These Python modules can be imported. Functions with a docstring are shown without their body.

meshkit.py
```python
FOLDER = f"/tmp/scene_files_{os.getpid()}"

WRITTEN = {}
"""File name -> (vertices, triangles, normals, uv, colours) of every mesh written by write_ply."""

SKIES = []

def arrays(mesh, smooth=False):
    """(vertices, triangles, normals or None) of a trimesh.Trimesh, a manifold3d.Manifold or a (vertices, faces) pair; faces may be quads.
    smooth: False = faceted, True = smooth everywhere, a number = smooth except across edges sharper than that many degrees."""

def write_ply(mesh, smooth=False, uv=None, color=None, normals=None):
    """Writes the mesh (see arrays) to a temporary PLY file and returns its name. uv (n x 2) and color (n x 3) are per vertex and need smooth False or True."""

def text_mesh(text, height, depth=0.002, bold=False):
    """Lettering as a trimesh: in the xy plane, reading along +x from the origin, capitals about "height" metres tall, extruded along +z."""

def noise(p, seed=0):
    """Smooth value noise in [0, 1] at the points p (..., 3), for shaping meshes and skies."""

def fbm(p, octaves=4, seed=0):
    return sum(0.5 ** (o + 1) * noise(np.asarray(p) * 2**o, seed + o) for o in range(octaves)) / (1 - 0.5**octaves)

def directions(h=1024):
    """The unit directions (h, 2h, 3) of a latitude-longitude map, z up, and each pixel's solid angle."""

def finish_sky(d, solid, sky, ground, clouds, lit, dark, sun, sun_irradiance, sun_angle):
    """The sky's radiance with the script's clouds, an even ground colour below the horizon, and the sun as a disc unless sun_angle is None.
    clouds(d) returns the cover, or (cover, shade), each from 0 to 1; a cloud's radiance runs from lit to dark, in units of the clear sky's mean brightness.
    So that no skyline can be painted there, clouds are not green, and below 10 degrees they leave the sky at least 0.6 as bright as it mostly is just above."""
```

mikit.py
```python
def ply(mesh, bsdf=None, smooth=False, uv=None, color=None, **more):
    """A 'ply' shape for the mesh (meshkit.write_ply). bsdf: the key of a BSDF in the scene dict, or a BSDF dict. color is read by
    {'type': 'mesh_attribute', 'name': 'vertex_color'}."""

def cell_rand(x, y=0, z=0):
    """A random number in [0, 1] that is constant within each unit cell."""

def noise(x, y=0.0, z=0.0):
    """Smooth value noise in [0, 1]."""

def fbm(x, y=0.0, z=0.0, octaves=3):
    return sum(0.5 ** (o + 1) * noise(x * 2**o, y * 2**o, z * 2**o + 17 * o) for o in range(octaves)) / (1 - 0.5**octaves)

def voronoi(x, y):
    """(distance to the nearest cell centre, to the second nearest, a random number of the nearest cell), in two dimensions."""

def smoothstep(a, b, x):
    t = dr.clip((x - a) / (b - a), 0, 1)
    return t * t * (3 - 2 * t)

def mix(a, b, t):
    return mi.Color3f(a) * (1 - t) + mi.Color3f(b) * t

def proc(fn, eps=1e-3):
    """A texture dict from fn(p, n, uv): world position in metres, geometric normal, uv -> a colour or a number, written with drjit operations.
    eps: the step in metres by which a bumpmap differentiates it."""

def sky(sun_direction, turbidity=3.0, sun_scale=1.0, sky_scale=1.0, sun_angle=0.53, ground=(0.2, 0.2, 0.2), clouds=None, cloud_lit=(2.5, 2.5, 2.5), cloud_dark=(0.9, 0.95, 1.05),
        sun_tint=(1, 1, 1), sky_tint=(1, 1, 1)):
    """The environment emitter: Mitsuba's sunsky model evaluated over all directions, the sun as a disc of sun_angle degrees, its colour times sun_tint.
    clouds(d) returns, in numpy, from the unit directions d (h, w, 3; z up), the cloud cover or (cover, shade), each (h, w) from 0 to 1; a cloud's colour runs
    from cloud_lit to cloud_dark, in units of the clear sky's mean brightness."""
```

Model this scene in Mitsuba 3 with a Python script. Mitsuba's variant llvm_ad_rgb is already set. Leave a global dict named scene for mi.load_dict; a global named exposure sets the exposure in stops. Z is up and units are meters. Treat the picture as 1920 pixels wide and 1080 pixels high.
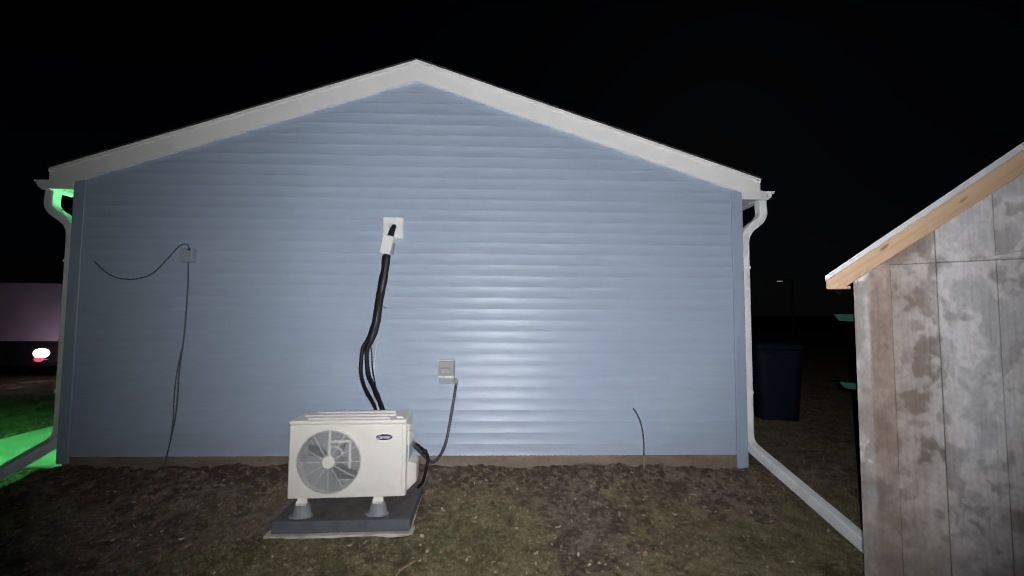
import math, random
import numpy as np, trimesh, manifold3d as m3, shapely.geometry as sg
import mitsuba as mi, drjit as dr
import mikit, meshkit
from mikit import noise, fbm, smoothstep, mix, proc, voronoi, cell_rand

T = mi.ScalarTransform4f
scene, labels = {'type': 'scene'}, {}
rng = np.random.default_rng(7)

# ------------------------------------------------------------------ camera, sky, flash, exposure
F_PX = 826.744
CAM = np.array([0.0, -4.0822, 1.2768])
YAW, PITCH, ROLL = 0.0314, 0.0590, 0.0066
fw = np.array([math.sin(YAW) * math.cos(PITCH), math.cos(YAW) * math.cos(PITCH), math.sin(PITCH)])
rt = np.cross(fw, [0, 0, 1]); rt /= np.linalg.norm(rt); up = np.cross(rt, fw)
up2 = -math.sin(ROLL) * rt + math.cos(ROLL) * up
scene['camera'] = {'type': 'perspective', 'fov': math.degrees(2 * math.atan(960 / F_PX)), 'fov_axis': 'x', 'near_clip': 0.02, 'far_clip': 2000.0,
                   'to_world': T().look_at(origin=CAM.tolist(), target=(CAM + fw).tolist(), up=up2.tolist())}
exposure = 0.0
# night sky: the clear sky model, dimmed until it is almost black
scene['sky'] = mikit.sky([0.3, 0.6, 0.35], turbidity=3, sun_scale=0.0, sky_scale=0.006, ground=(0.05, 0.05, 0.05), sky_tint=(0.8, 0.85, 1.1))
# the torch that lights the photograph: held beside the lens, its reflection is the bright patch on the siding
TORCH = CAM + np.array([0.02, -0.03, 0.03])
scene['torch'] = {'type': 'spot', 'to_world': T().look_at(origin=TORCH.tolist(), target=(TORCH + np.array([0.050, 1.0, 0.115])).tolist(), up=[0, 0, 1]),
                  'intensity': {'type': 'rgb', 'value': [45.5, 45.3, 46.2]}, 'cutoff_angle': 54.5, 'beam_width': 25.0}

# ------------------------------------------------------------------ materials
def rgb(*c): return {'type': 'rgb', 'value': list(c)}
def mat(key, color, rough=0.6, spec=0.5, metallic=0.0, bump=None, scale=0.001, two=True, **kw):
    b = {'type': 'principled', 'base_color': color if isinstance(color, dict) else rgb(*color), 'roughness': rough, 'specular': spec, 'metallic': metallic, **kw}
    if bump is not None: b = {'type': 'bumpmap', 'arbitrary': proc(bump), 'scale': scale, 'bsdf': b}
    scene[key] = {'type': 'twosided', 'bsdf': b} if two else b

def siding_col(p, n, uv):
    a = fbm(p.x * 1.3, p.z * 1.7, 3.0); b = noise(p.x * 9, p.z * 90, 1.0); c = smoothstep(0.35, 0.0, p.z) * fbm(p.x * 5, p.z * 9, 8.0)
    col = mix((0.330, 0.410, 0.520), (0.355, 0.424, 0.520), a) * (0.97 + 0.06 * b)
    return mix(col, (0.27, 0.28, 0.30), 0.35 * c)
mat('siding', proc(siding_col), rough=0.375, spec=0.34)
mat('corner_vinyl', (0.315, 0.38, 0.485), rough=0.45)
def trim_col(p, n, uv):
    return mix((0.83, 0.83, 0.81), (0.76, 0.76, 0.75), fbm(p.x * 1.5 + p.y, p.z * 2.0, 5.0))
mat('white_trim', proc(trim_col), rough=0.45)
mat('gutter_white', proc(lambda p, n, uv: mix((0.82, 0.83, 0.83), (0.70, 0.71, 0.71), smoothstep(0.45, 0.75, fbm(p.x * 6, p.y * 6, p.z * 5)))), rough=0.4)
mat('soffit_grey', (0.5, 0.5, 0.5), rough=0.5)
def conc_col(p, n, uv):
    a = fbm(p.x * 4, p.y * 4, p.z * 9); b = fbm(p.x * 60, p.y * 60, p.z * 60, octaves=2)
    return mix((0.15, 0.115, 0.085), (0.26, 0.215, 0.17), a) * (0.75 + 0.5 * b)
mat('concrete_dirty', proc(conc_col), rough=0.9, spec=0.2)
mat('concrete_pale', proc(lambda p, n, uv: mix((0.50, 0.47, 0.41), (0.30, 0.26, 0.21), smoothstep(0.4, 0.7, fbm(p.x * 9, p.y * 9, p.z * 9)))), rough=0.9, spec=0.2)
mat('concrete_path', proc(lambda p, n, uv: mix((0.36, 0.36, 0.34), (0.27, 0.27, 0.25), fbm(p.x * 6, p.y * 6, 1.0))), rough=0.9, spec=0.2)
def soil_col(p, n, uv):
    a = fbm(p.x * 1.6, p.y * 1.6, 2.0, octaves=4); b = fbm(p.x * 9, p.y * 9, 5.0, octaves=4); c = noise(p.x * 130, p.y * 130, p.z * 130); d = fbm(p.x * 34, p.y * 34, 4.0, octaves=3)
    soil = mix((0.070, 0.050, 0.038), (0.205, 0.160, 0.122), smoothstep(0.25, 0.75, 0.5 * b + 0.5 * d))
    moss = mix((0.075, 0.066, 0.034), (0.205, 0.178, 0.100), smoothstep(0.25, 0.75, 0.5 * b + 0.5 * d))
    near = smoothstep(-0.75, -0.1, p.y + 0.5 * (a - 0.5))
    m = smoothstep(0.38, 0.6, a + 0.5 * (b - 0.5)) * (1 - 0.75 * near)
    col = mix(soil, moss, m) * (0.65 + 0.7 * c)
    return mix(col, (0.33, 0.29, 0.23), 0.8 * smoothstep(0.80, 0.86, noise(p.x * 62, p.y * 62, 8.0)) * smoothstep(0.45, 0.6, d))
mat('soil', proc(soil_col), rough=0.95, spec=0.15)
mat('clod', proc(lambda p, n, uv: mix((0.05, 0.036, 0.028), (0.115, 0.085, 0.065), fbm(p.x * 20, p.y * 20, p.z * 20))), rough=0.95, spec=0.15)
mat('blade', proc(lambda p, n, uv: mix(mix((0.095, 0.085, 0.042), (0.20, 0.165, 0.10), noise(p.x * 40, p.y * 40, 3.0)), (0.085, 0.088, 0.042), smoothstep(0.55, 0.75, fbm(p.x * 2, p.y * 2, 9.0)))), rough=0.8, spec=0.2)
mat('leaf_pale', (0.44, 0.375, 0.275), rough=0.7, spec=0.3)
mat('leaf_tan', (0.26, 0.19, 0.12), rough=0.7, spec=0.3)
mat('leaf_brown', (0.12, 0.075, 0.05), rough=0.75, spec=0.3)
mat('leaf_yellow', (0.33, 0.30, 0.10), rough=0.7, spec=0.3)
mat('leaf_red', (0.20, 0.11, 0.08), rough=0.75, spec=0.3)
mat('ac_paint', proc(lambda p, n, uv: mix((0.66, 0.65, 0.60), (0.62, 0.605, 0.55), fbm(p.x * 7, p.y * 7, p.z * 7))), rough=0.38)
mat('ac_grey', (0.46, 0.47, 0.47), rough=0.45)
mat('ac_dark', (0.035, 0.037, 0.04), rough=0.6)
mat('fan_grey', (0.19, 0.195, 0.20), rough=0.5)
mat('grille_grey', (0.36, 0.37, 0.375), rough=0.45)
mat('badge_navy', (0.020, 0.018, 0.075), rough=0.3)
mat('spoke_grey', (0.55, 0.56, 0.55), rough=0.45)
mat('badge_white', (0.8, 0.8, 0.8), rough=0.4)
mat('pad_grey', proc(lambda p, n, uv: mix((0.068, 0.076, 0.094), (0.118, 0.127, 0.145), fbm(p.x * 11, p.y * 11, p.z * 11)) * (0.85 + 0.3 * noise(p.x * 160, p.y * 160, p.z * 160)) * (1 - 0.75 * smoothstep(0.9, 0.97, n.z)) + mi.Color3f(0.105, 0.092, 0.082) * (0.75 * smoothstep(0.9, 0.97, n.z) * (0.6 + 0.8 * fbm(p.x * 13, p.y * 13, 2.0)))), rough=0.85, spec=0.25)
mat('riser_grey', proc(lambda p, n, uv: mix((0.155, 0.17, 0.185), (0.24, 0.255, 0.275), fbm(p.x * 15, p.y * 15, p.z * 15))), rough=0.6)
mat('rubber_black', (0.008, 0.008, 0.009), rough=0.6, spec=0.3)
mat('tape_black', (0.010, 0.010, 0.011), rough=0.4, spec=0.35)
mat('conduit_grey', (0.055, 0.06, 0.07), rough=0.4)
mat('pvc_pale', (0.52, 0.54, 0.55), rough=0.5)
mat('wire_dark', (0.075, 0.085, 0.115), rough=0.5)
mat('box_grey', (0.29, 0.31, 0.31), rough=0.5)
mat('box_grey_dark', (0.20, 0.21, 0.20), rough=0.5)
mat('box_blue_grey', (0.30, 0.34, 0.38), rough=0.5)
mat('metal', (0.6, 0.6, 0.6), rough=0.3, metallic=1.0)
mat('plastic_white', (0.72, 0.72, 0.70), rough=0.4)
def pine_col(p, n, uv):
    s = p.x * 0.766 - p.y * 0.643 - S_LEFT; q = p.z - 0.754 * s
    g = noise(s * 5, q * 160, 2.0); k = fbm(s * 2.0, q * 22, 7.0)
    knot = 0.8 * smoothstep(0.015, 0.007, dr.sqrt(dr.square((s - S_KNOT[0]) * 0.6) + dr.square(q - S_KNOT[1])))
    knot = dr.maximum(knot, 0.55 * smoothstep(0.012, 0.005, dr.sqrt(dr.square((s - S_KNOT[2]) * 0.6) + dr.square(q - S_KNOT[3]))))
    col = mix((0.50, 0.335, 0.20), (0.58, 0.41, 0.27), k) * (0.9 + 0.2 * g)
    return mix(col, (0.23, 0.11, 0.05), knot)
def weathered(seed, warm):
    def f(p, n, uv):
        s = p.x * 0.766 - p.y * 0.643
        w = 0.05 * fbm(s * 9, p.z * 9, 4.0)
        a = fbm(s * 4.2 + 5 + w * 6, p.z * 1.1, 2.0, octaves=5); a2 = fbm(s * 6 + seed, p.z * 2.2, seed, octaves=4)
        b = fbm(s * 11 + w * 20, p.z * 8, 3.0, octaves=4); g = noise(s * 130, p.z * 9, seed)
        c = fbm(s * 24 + w * 30, p.z * 18, 6.0, octaves=4); e = fbm(s * 90, p.z * 60, 2.0, octaves=3)
        left = smoothstep(0.40, 0.15, s - S_LEFT) * smoothstep(0.045, 0.075, s - S_LEFT)
        pale = mix((0.47, 0.465, 0.475), (0.64, 0.635, 0.645), smoothstep(0.3, 0.7, b))
        brown = mix(mix((0.25, 0.22, 0.205), (0.40, 0.365, 0.345), smoothstep(0.25, 0.75, b)), mix((0.23, 0.175, 0.145), (0.37, 0.30, 0.26), smoothstep(0.25, 0.75, b)), left)
        m = smoothstep(0.44, 0.57, 0.55 * a + 0.2 * a2 + 0.25 * b + warm + 0.13 * left)
        flake = smoothstep(0.50, 0.56, 0.5 * b + 0.5 * a2) * (1 - 0.75 * left)
        col = mix(mix(pale, brown, m), (0.68, 0.67, 0.675), 0.7 * flake)
        col = col * (0.80 + 0.16 * g + 0.28 * e)
        dark = smoothstep(0.56, 0.74, 0.6 * c + 0.4 * b) * 0.5
        col = mix(col, (0.15, 0.14, 0.135), dark)
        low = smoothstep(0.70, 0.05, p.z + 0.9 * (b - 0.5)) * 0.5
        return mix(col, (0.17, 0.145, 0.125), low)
    return f
S_LEFT = 1.911 * 0.766 + 1.782 * 0.643
mat('rough_siding', (0.12, 0.11, 0.10), rough=0.9, spec=0.2)
for i, (sd, wm) in enumerate(((1.0, 0.0), (23.0, 0.02), (57.0, -0.015), (91.0, -0.04), (133.0, 0.01))):
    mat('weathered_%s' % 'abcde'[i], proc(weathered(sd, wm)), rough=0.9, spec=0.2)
mat('roof_edge', (0.58, 0.60, 0.62), rough=0.45)
mat('shingle', proc(lambda p, n, uv: mix((0.035, 0.033, 0.031), (0.065, 0.062, 0.058), noise(p.x * 60, p.y * 60, p.z * 60))), rough=0.95, spec=0.2)
mat('hidden_wall', (0.33, 0.41, 0.52), rough=0.5)
mat('teal_paint', (0.009, 0.052, 0.037), rough=0.75, spec=0.15)
mat('bin_navy', (0.0035, 0.0042, 0.016), rough=0.7, spec=0.2)
mat('trailer_pale', proc(lambda p, n, uv: mix((0.62, 0.50, 0.60), (0.48, 0.40, 0.50), fbm(p.x * 2, p.z * 4, 3.0))), rough=0.55)
mat('trailer_dark', (0.018, 0.016, 0.020), rough=0.6)
mat('lamp_black', (0.02, 0.02, 0.02), rough=0.4)
mat('red_plastic', (0.35, 0.02, 0.02), rough=0.3)
mat('bark', (0.06, 0.045, 0.035), rough=0.9)

# ------------------------------------------------------------------ helpers
def entry(key):
    if key not in scene and not any(k.startswith(key + '__') for k in scene) and key not in labels: return key
    i = 1
    while True:
        k = '%s_%03d' % (key, i)
        if k not in scene and k not in labels and not any(q.startswith(k + '__') for q in scene): return k
        i += 1
def put(key, mesh, bsdf, smooth=False, label=None, **kw):
    if not (key in labels and key not in scene): key = entry(key)      # a thing of one mesh keeps its own key
    scene[key] = mikit.ply(mesh, bsdf, smooth=smooth, **kw)
    if label: labels[key] = {'label': label}
    return key
def thing(key, label, cat, group=None):
    key = entry(key)
    labels[key] = {'label': label, 'category': cat}
    if group: labels[key]['group'] = group
    return key
def tm(v, f): return trimesh.Trimesh(np.asarray(v, float), np.asarray(f, int), process=False)
def box(x0, x1, y0, y1, z0, z1, r=0.0):
    if r <= 0: return trimesh.creation.box(bounds=[[x0, y0, z0], [x1, y1, z1]])
    c = m3.Manifold.sphere(r, 8)
    pts = [c.translate([a, b, d]) for a in (x0 + r, x1 - r) for b in (y0 + r, y1 - r) for d in (z0 + r, z1 - r)]
    return man(m3.Manifold.batch_hull(pts))
def chamfer_box(x0, x1, y0, y1, z0, z1, c=0.003):
    P = []
    for a in (0, 1):
        for b in (0, 1):
            for d in (0, 1):
                X, Y, Z = (x0, x1)[a], (y0, y1)[b], (z0, z1)[d]
                sx, sy, sz = (1, -1)[a], (1, -1)[b], (1, -1)[d]
                P += [(X + sx * c, Y + sy * c, Z), (X + sx * c, Y, Z + sz * c), (X, Y + sy * c, Z + sz * c)]
    return trimesh.convex.convex_hull(np.array(P))
def man(m):
    o = m.to_mesh(); return tm(o.vert_properties[:, :3], o.tri_verts)
def to_man(t):
    t = t.copy(); t.merge_vertices()
    return m3.Manifold(m3.Mesh(np.asarray(t.vertices, np.float32), np.asarray(t.faces, np.uint32)))
def cat(ms): return trimesh.util.concatenate(ms)
def prism(poly_xz, y0, y1):
    """Polygon in the xz plane, from y0 to y1."""
    t = trimesh.creation.extrude_polygon(sg.Polygon(poly_xz), y1 - y0, engine='earcut')
    v = t.vertices; t.vertices = np.stack([v[:, 0], y1 - v[:, 2], v[:, 1]], 1)
    return t
def spline(pts, n=8):
    pts = np.asarray(pts, float); q = np.vstack([2 * pts[0] - pts[1], pts, 2 * pts[-1] - pts[-2]]); out = []
    for i in range(1, len(q) - 2):
        for t in np.linspace(0, 1, n, endpoint=False):
            a, b, c, d = q[i - 1], q[i], q[i + 1], q[i + 2]
            out.append(0.5 * (2 * b + (c - a) * t + (2 * a - 5 * b + 4 * c - d) * t * t + (3 * b - a - 3 * c + d) * t ** 3))
    return np.array(out + [q[-2]])
def sweep(path, section, start_u=None):
    """Sweep a closed section (n,2) along a path by parallel transport, with caps."""
    path = np.asarray(path, float); N, n = len(path), len(section)
    tg = np.gradient(path, axis=0); tg /= np.linalg.norm(tg, axis=1, keepdims=True)
    u = np.array(start_u if start_u is not None else np.cross(tg[0], [0.31, 0.93, 0.2]), float)
    V = []
    for i in range(N):
        u = u - tg[i] * (u @ tg[i]); u /= np.linalg.norm(u); w = np.cross(tg[i], u)
        sec = section[i] if isinstance(section, list) else section
        V.append(path[i] + sec[:, :1] * u + sec[:, 1:] * w)
    n = len(V[0]); V = np.vstack(V); Fc = []
    for i in range(N - 1):
        for j in range(n):
            a, b = i * n + j, i * n + (j + 1) % n
            Fc += [[a, b, b + n], [a, b + n, a + n]]
    c0, c1 = len(V), len(V) + 1
    V = np.vstack([V, path[0], path[-1]])
    for j in range(n):
        Fc += [[c0, (j + 1) % n, j], [c1, (N - 1) * n + j, (N - 1) * n + (j + 1) % n]]
    return tm(V, Fc)
def circle(r, n=10):
    a = np.linspace(0, 2 * np.pi, n, endpoint=False); return np.stack([r * np.cos(a), r * np.sin(a)], 1)
def tube(pts, r, n=10, k=8): return sweep(spline(pts, k), circle(r, n))
def rrect(a, b, r, k=4):
    out = []
    for cx, cy, t0 in ((a - r, b - r, 0), (-a + r, b - r, 90), (-a + r, -b + r, 180), (a - r, -b + r, 270)):
        for t in np.radians(np.linspace(t0, t0 + 90, k)): out.append((cx + r * math.cos(t), cy + r * math.sin(t)))
    return np.array(out)
def rounded_path(pts, r, k=6):
    pts = [np.asarray(q, float) for q in pts]; out = [pts[0]]
    for a, b, c in zip(pts, pts[1:], pts[2:]):
        d1, d2 = (a - b), (c - b); l1, l2 = np.linalg.norm(d1), np.linalg.norm(d2); e = min(r, 0.48 * l1, 0.48 * l2)
        p0, p1 = b + d1 / l1 * e, b + d2 / l2 * e
        for t in np.linspace(0, 1, k): out.append((1 - t) ** 2 * p0 + 2 * t * (1 - t) * b + t * t * p1)
    out.append(pts[-1])
    keep = [out[0]]
    for q in out[1:]:
        if np.linalg.norm(q - keep[-1]) > 1e-4: keep.append(q)
    # add points on long straight runs
    full = [keep[0]]
    for q in keep[1:]:
        L = np.linalg.norm(q - full[-1]); m = max(1, int(L / 0.25)); a = full[-1]
        full += [a + (q - a) * (i + 1) / m for i in range(m)]
    return np.array(full)
def lathe(prof, n=24, sx=1.0, sy=1.0):
    prof = np.asarray(prof, float); V, Fc = [], []
    for r, z in prof:
        for a in np.linspace(0, 2 * np.pi, n, endpoint=False): V.append((sx * r * math.cos(a), sy * r * math.sin(a), z))
    for i in range(len(prof) - 1):
        for j in range(n):
            a, b = i * n + j, i * n + (j + 1) % n; Fc += [[a, b, b + n], [a, b + n, a + n]]
    c = len(V); V += [(0, 0, prof[0, 1]), (0, 0, prof[-1, 1])]
    for j in range(n): Fc += [[c, (j + 1) % n, j], [c + 1, (len(prof) - 1) * n + j, (len(prof) - 1) * n + (j + 1) % n]]
    return tm(V, Fc)
def xf(mesh, M): m = mesh.copy(); m.apply_transform(M); return m
def rotz(a): return trimesh.transformations.rotation_matrix(a, [0, 0, 1])
def rotx(a): return trimesh.transformations.rotation_matrix(a, [1, 0, 0])
def roty(a): return trimesh.transformations.rotation_matrix(a, [0, 1, 0])
def trans(x, y, z): return trimesh.transformations.translation_matrix([x, y, z])
def shift(mesh, x, y, z): return xf(mesh, trans(x, y, z))
def sst(a, b, x): t = np.clip((x - a) / (b - a), 0, 1); return t * t * (3 - 2 * t)

# ------------------------------------------------------------------ ground
def ground_z(x, y, rough=True):
    x, y = np.asarray(x, float), np.asarray(y, float)
    side = sst(2.3, 2.7, x) + sst(-3.75, -4.1, x)
    z = -0.095 - 0.155 * sst(0.02, -0.95, y) - 0.06 * sst(-0.9, -2.6, y)
    z = z - 0.035 * sst(1.2, 2.4, x) * sst(-1.0, 0.0, y)
    z = np.where(y > 0, z - 0.03 * np.minimum(side, 1) * sst(0, 1.5, y), z)
    if rough:
        p = np.stack([x, y, 0 * x], -1)
        near = sst(8, 4, np.hypot(x, y + 2))
        wall = sst(-0.55, -0.15, y) * sst(0.4, 0.0, y) * sst(-4.1, -3.7, x) * sst(2.6, 2.2, x)
        z = z + (meshkit.fbm(p * 1.3, 3, 3) - 0.5) * 0.04 * near
        z = z + (meshkit.fbm(p * 8, 3, 5) - 0.5) * (0.022 + 0.045 * wall) * near
        z = z + (meshkit.fbm(p * 34, 2, 9) - 0.5) * (0.014 + 0.012 * wall) * near
        pad = sst(-1.60, -1.50, x) * sst(-0.58, -0.64, x) * sst(-0.955, -0.905, y) * sst(-0.22, -0.30, y)
        z = z * (1 - pad) + (-0.30) * pad
        path = sst(-5.42, -5.33, x) * sst(-3.8, -3.86, x) * sst(-0.08, 0.0, y)
        z = np.where(path > 0, z * (1 - path) + path * np.minimum(z, -0.16), z)
    return z
def grow(a, first, end, f=1.35):
    out, s = [], first
    while abs(a) < end: a += s * (1 if first > 0 else 1); s *= f; out.append(a)
    return out
xs = np.r_[[-v for v in grow(7.0, 0.06, 400)][::-1], np.arange(-7.0, -4.6, 0.05), np.arange(-4.6, 4.0, 0.021), np.arange(4.0, 6.0, 0.06), grow(6.0, 0.08, 400)]
ys = np.r_[[-v for v in grow(4.6, 0.05, 400)][::-1], np.arange(-4.6, -3.4, 0.05), np.arange(-3.4, 0.06, 0.021), np.arange(0.06, 4.0, 0.06), grow(4.0, 0.08, 400)]
GX, GY = np.meshgrid(xs, ys, indexing='ij')
GZ = ground_z(GX, GY)
nx, ny = GX.shape
idx = np.arange(nx * ny).reshape(nx, ny)
gf = np.stack([idx[:-1, :-1], idx[1:, :-1], idx[1:, 1:], idx[:-1, 1:]], -1).reshape(-1, 4)
put('ground', (np.stack([GX, GY, GZ], -1).reshape(-1, 3), gf), 'soil', smooth=True)
labels['ground'] = {'label': 'bare brown soil with patches of moss sloping away from the garage', 'kind': 'structure'}
put('path', chamfer_box(-5.30, -3.87, 0.02, 7.0, -0.30, -0.09, 0.012), 'concrete_path', label='concrete strip along the left side of the garage in green light')
labels['path']['kind'] = 'structure'

# ------------------------------------------------------------------ garage
XL, XR = -3.853, 2.310
AX, AT, AW = -0.782, 3.665, 3.467           # apex: x, top of fascia, top of siding
SL = 0.3335
EX_ = 0.1016
G = thing('garage', 'pale blue garage with white trim, gable end towards the viewer', 'garage')
def rake_low(x): return AW - SL * np.abs(np.asarray(x) - AX)
# sheathing behind the siding, side walls and back
put(G + '__front_wall', prism([(XL + 0.02, 0.0), (XR - 0.02, 0.0), (XR - 0.02, rake_low(XR) + 0.02), (AX, AW + 0.05), (XL + 0.02, rake_low(XL) + 0.02)], 0.002, 0.10), 'hidden_wall')
put(G + '__side_wall', box(XL + 0.004, XL + 0.12, 0.101, 7.0, -0.02, 2.46), 'hidden_wall')
put(G + '__side_wall', box(XR - 0.12, XR - 0.004, 0.101, 7.0, -0.02, 2.46), 'hidden_wall')
put(G + '__back_wall', prism([(XL, -0.02), (XR, -0.02), (XR, 2.44), (AX, AW), (XL, 2.44)], 7.001, 7.1), 'hidden_wall')
# siding courses with a concave lap profile, butt joints at random places
tt = np.linspace(0, 1, 9)
def course_mesh(k, xa, xb, lift):
    """Course k between xa and xb (clipped by the rake); profile from the lip at the bottom up to under the next course."""
    z0 = k * EX_
    top = EX_ * 1.06
    pr = [(0.003, -0.002), (0.0004, -0.0111), (0.0, -0.0130)]
    for t in tt[1:]:
        pr.append((t * top, -0.0122 * (1 - t) ** 1.6 + 0.0023 * math.sin(math.pi * t) - 0.0005))
    V, n = [], len(pr)
    slack = 0.05
    for zz, yy in pr:
        z = z0 + zz
        half = (AW + slack - z) / SL
        a, b = max(xa, AX - half), min(xb, AX + half)
        if b < a: a = b = min(max(AX, xa), xb)
        wob = [meshkit.noise(np.array([[x * 0.9, k * 3.3, 1.0]]))[0] * 0.0014 for x in np.linspace(a, b, 17)]
        for x, w in zip(np.linspace(a, b, 17), wob): V.append((x, yy + (lift + w - 0.001) * (-1), z))
    Fc = []
    for i in range(n - 1):
        for j in range(16):
            a = i * 17 + j; Fc.append([a, a + 1, a + 18]); Fc.append([a, a + 18, a + 17])
    return tm(V, Fc)
r2 = random.Random(5)
k = 0
while k * EX_ < AW - 0.02:
    seam = r2.uniform(-2.6, 1.6)
    if (k // 2) == 0: seam = 0.46
    for kk in (k, k + 1):
        if kk * EX_ >= AW - 0.0: continue
        half = (AW + 0.05 - kk * EX_) / SL
        a, b = max(XL + 0.112, AX - half), min(XR - 0.112, AX + half)
        if a + 0.3 < seam < b - 0.3:
            put(G + '__front_wall__siding_course', course_mesh(kk, XL + 0.112, seam + 0.012, 0.0), 'siding', smooth=40)
            put(G + '__front_wall__siding_course', course_mesh(kk, seam, XR - 0.112, 0.0016), 'siding', smooth=40)
        else:
            put(G + '__front_wall__siding_course', course_mesh(kk, XL + 0.112, XR - 0.112, 0.0), 'siding', smooth=40)
    k += 2
put(G + '__foundation', box(XL + 0.03, XR - 0.03, 0.006, 6.9, -0.45, 0.0), 'concrete_dirty')
for s, x0 in ((-1, XL), (1, XR - 0.102)):
    x1 = x0 + 0.102
    cp = chamfer_box(x0, x1, -0.024, 0.0005, -0.06 if s < 0 else -0.15, 2.46, 0.004)
    q = put(G + '__corner_post', cp, 'corner_vinyl')
    xa, xb = (x0, x0 + 0.03) if s < 0 else (x1 - 0.03, x1)
    put(q + '__side_flange', box(xa, xb, 0.0007, 0.10, -0.05, 2.40), 'corner_vinyl')
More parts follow.
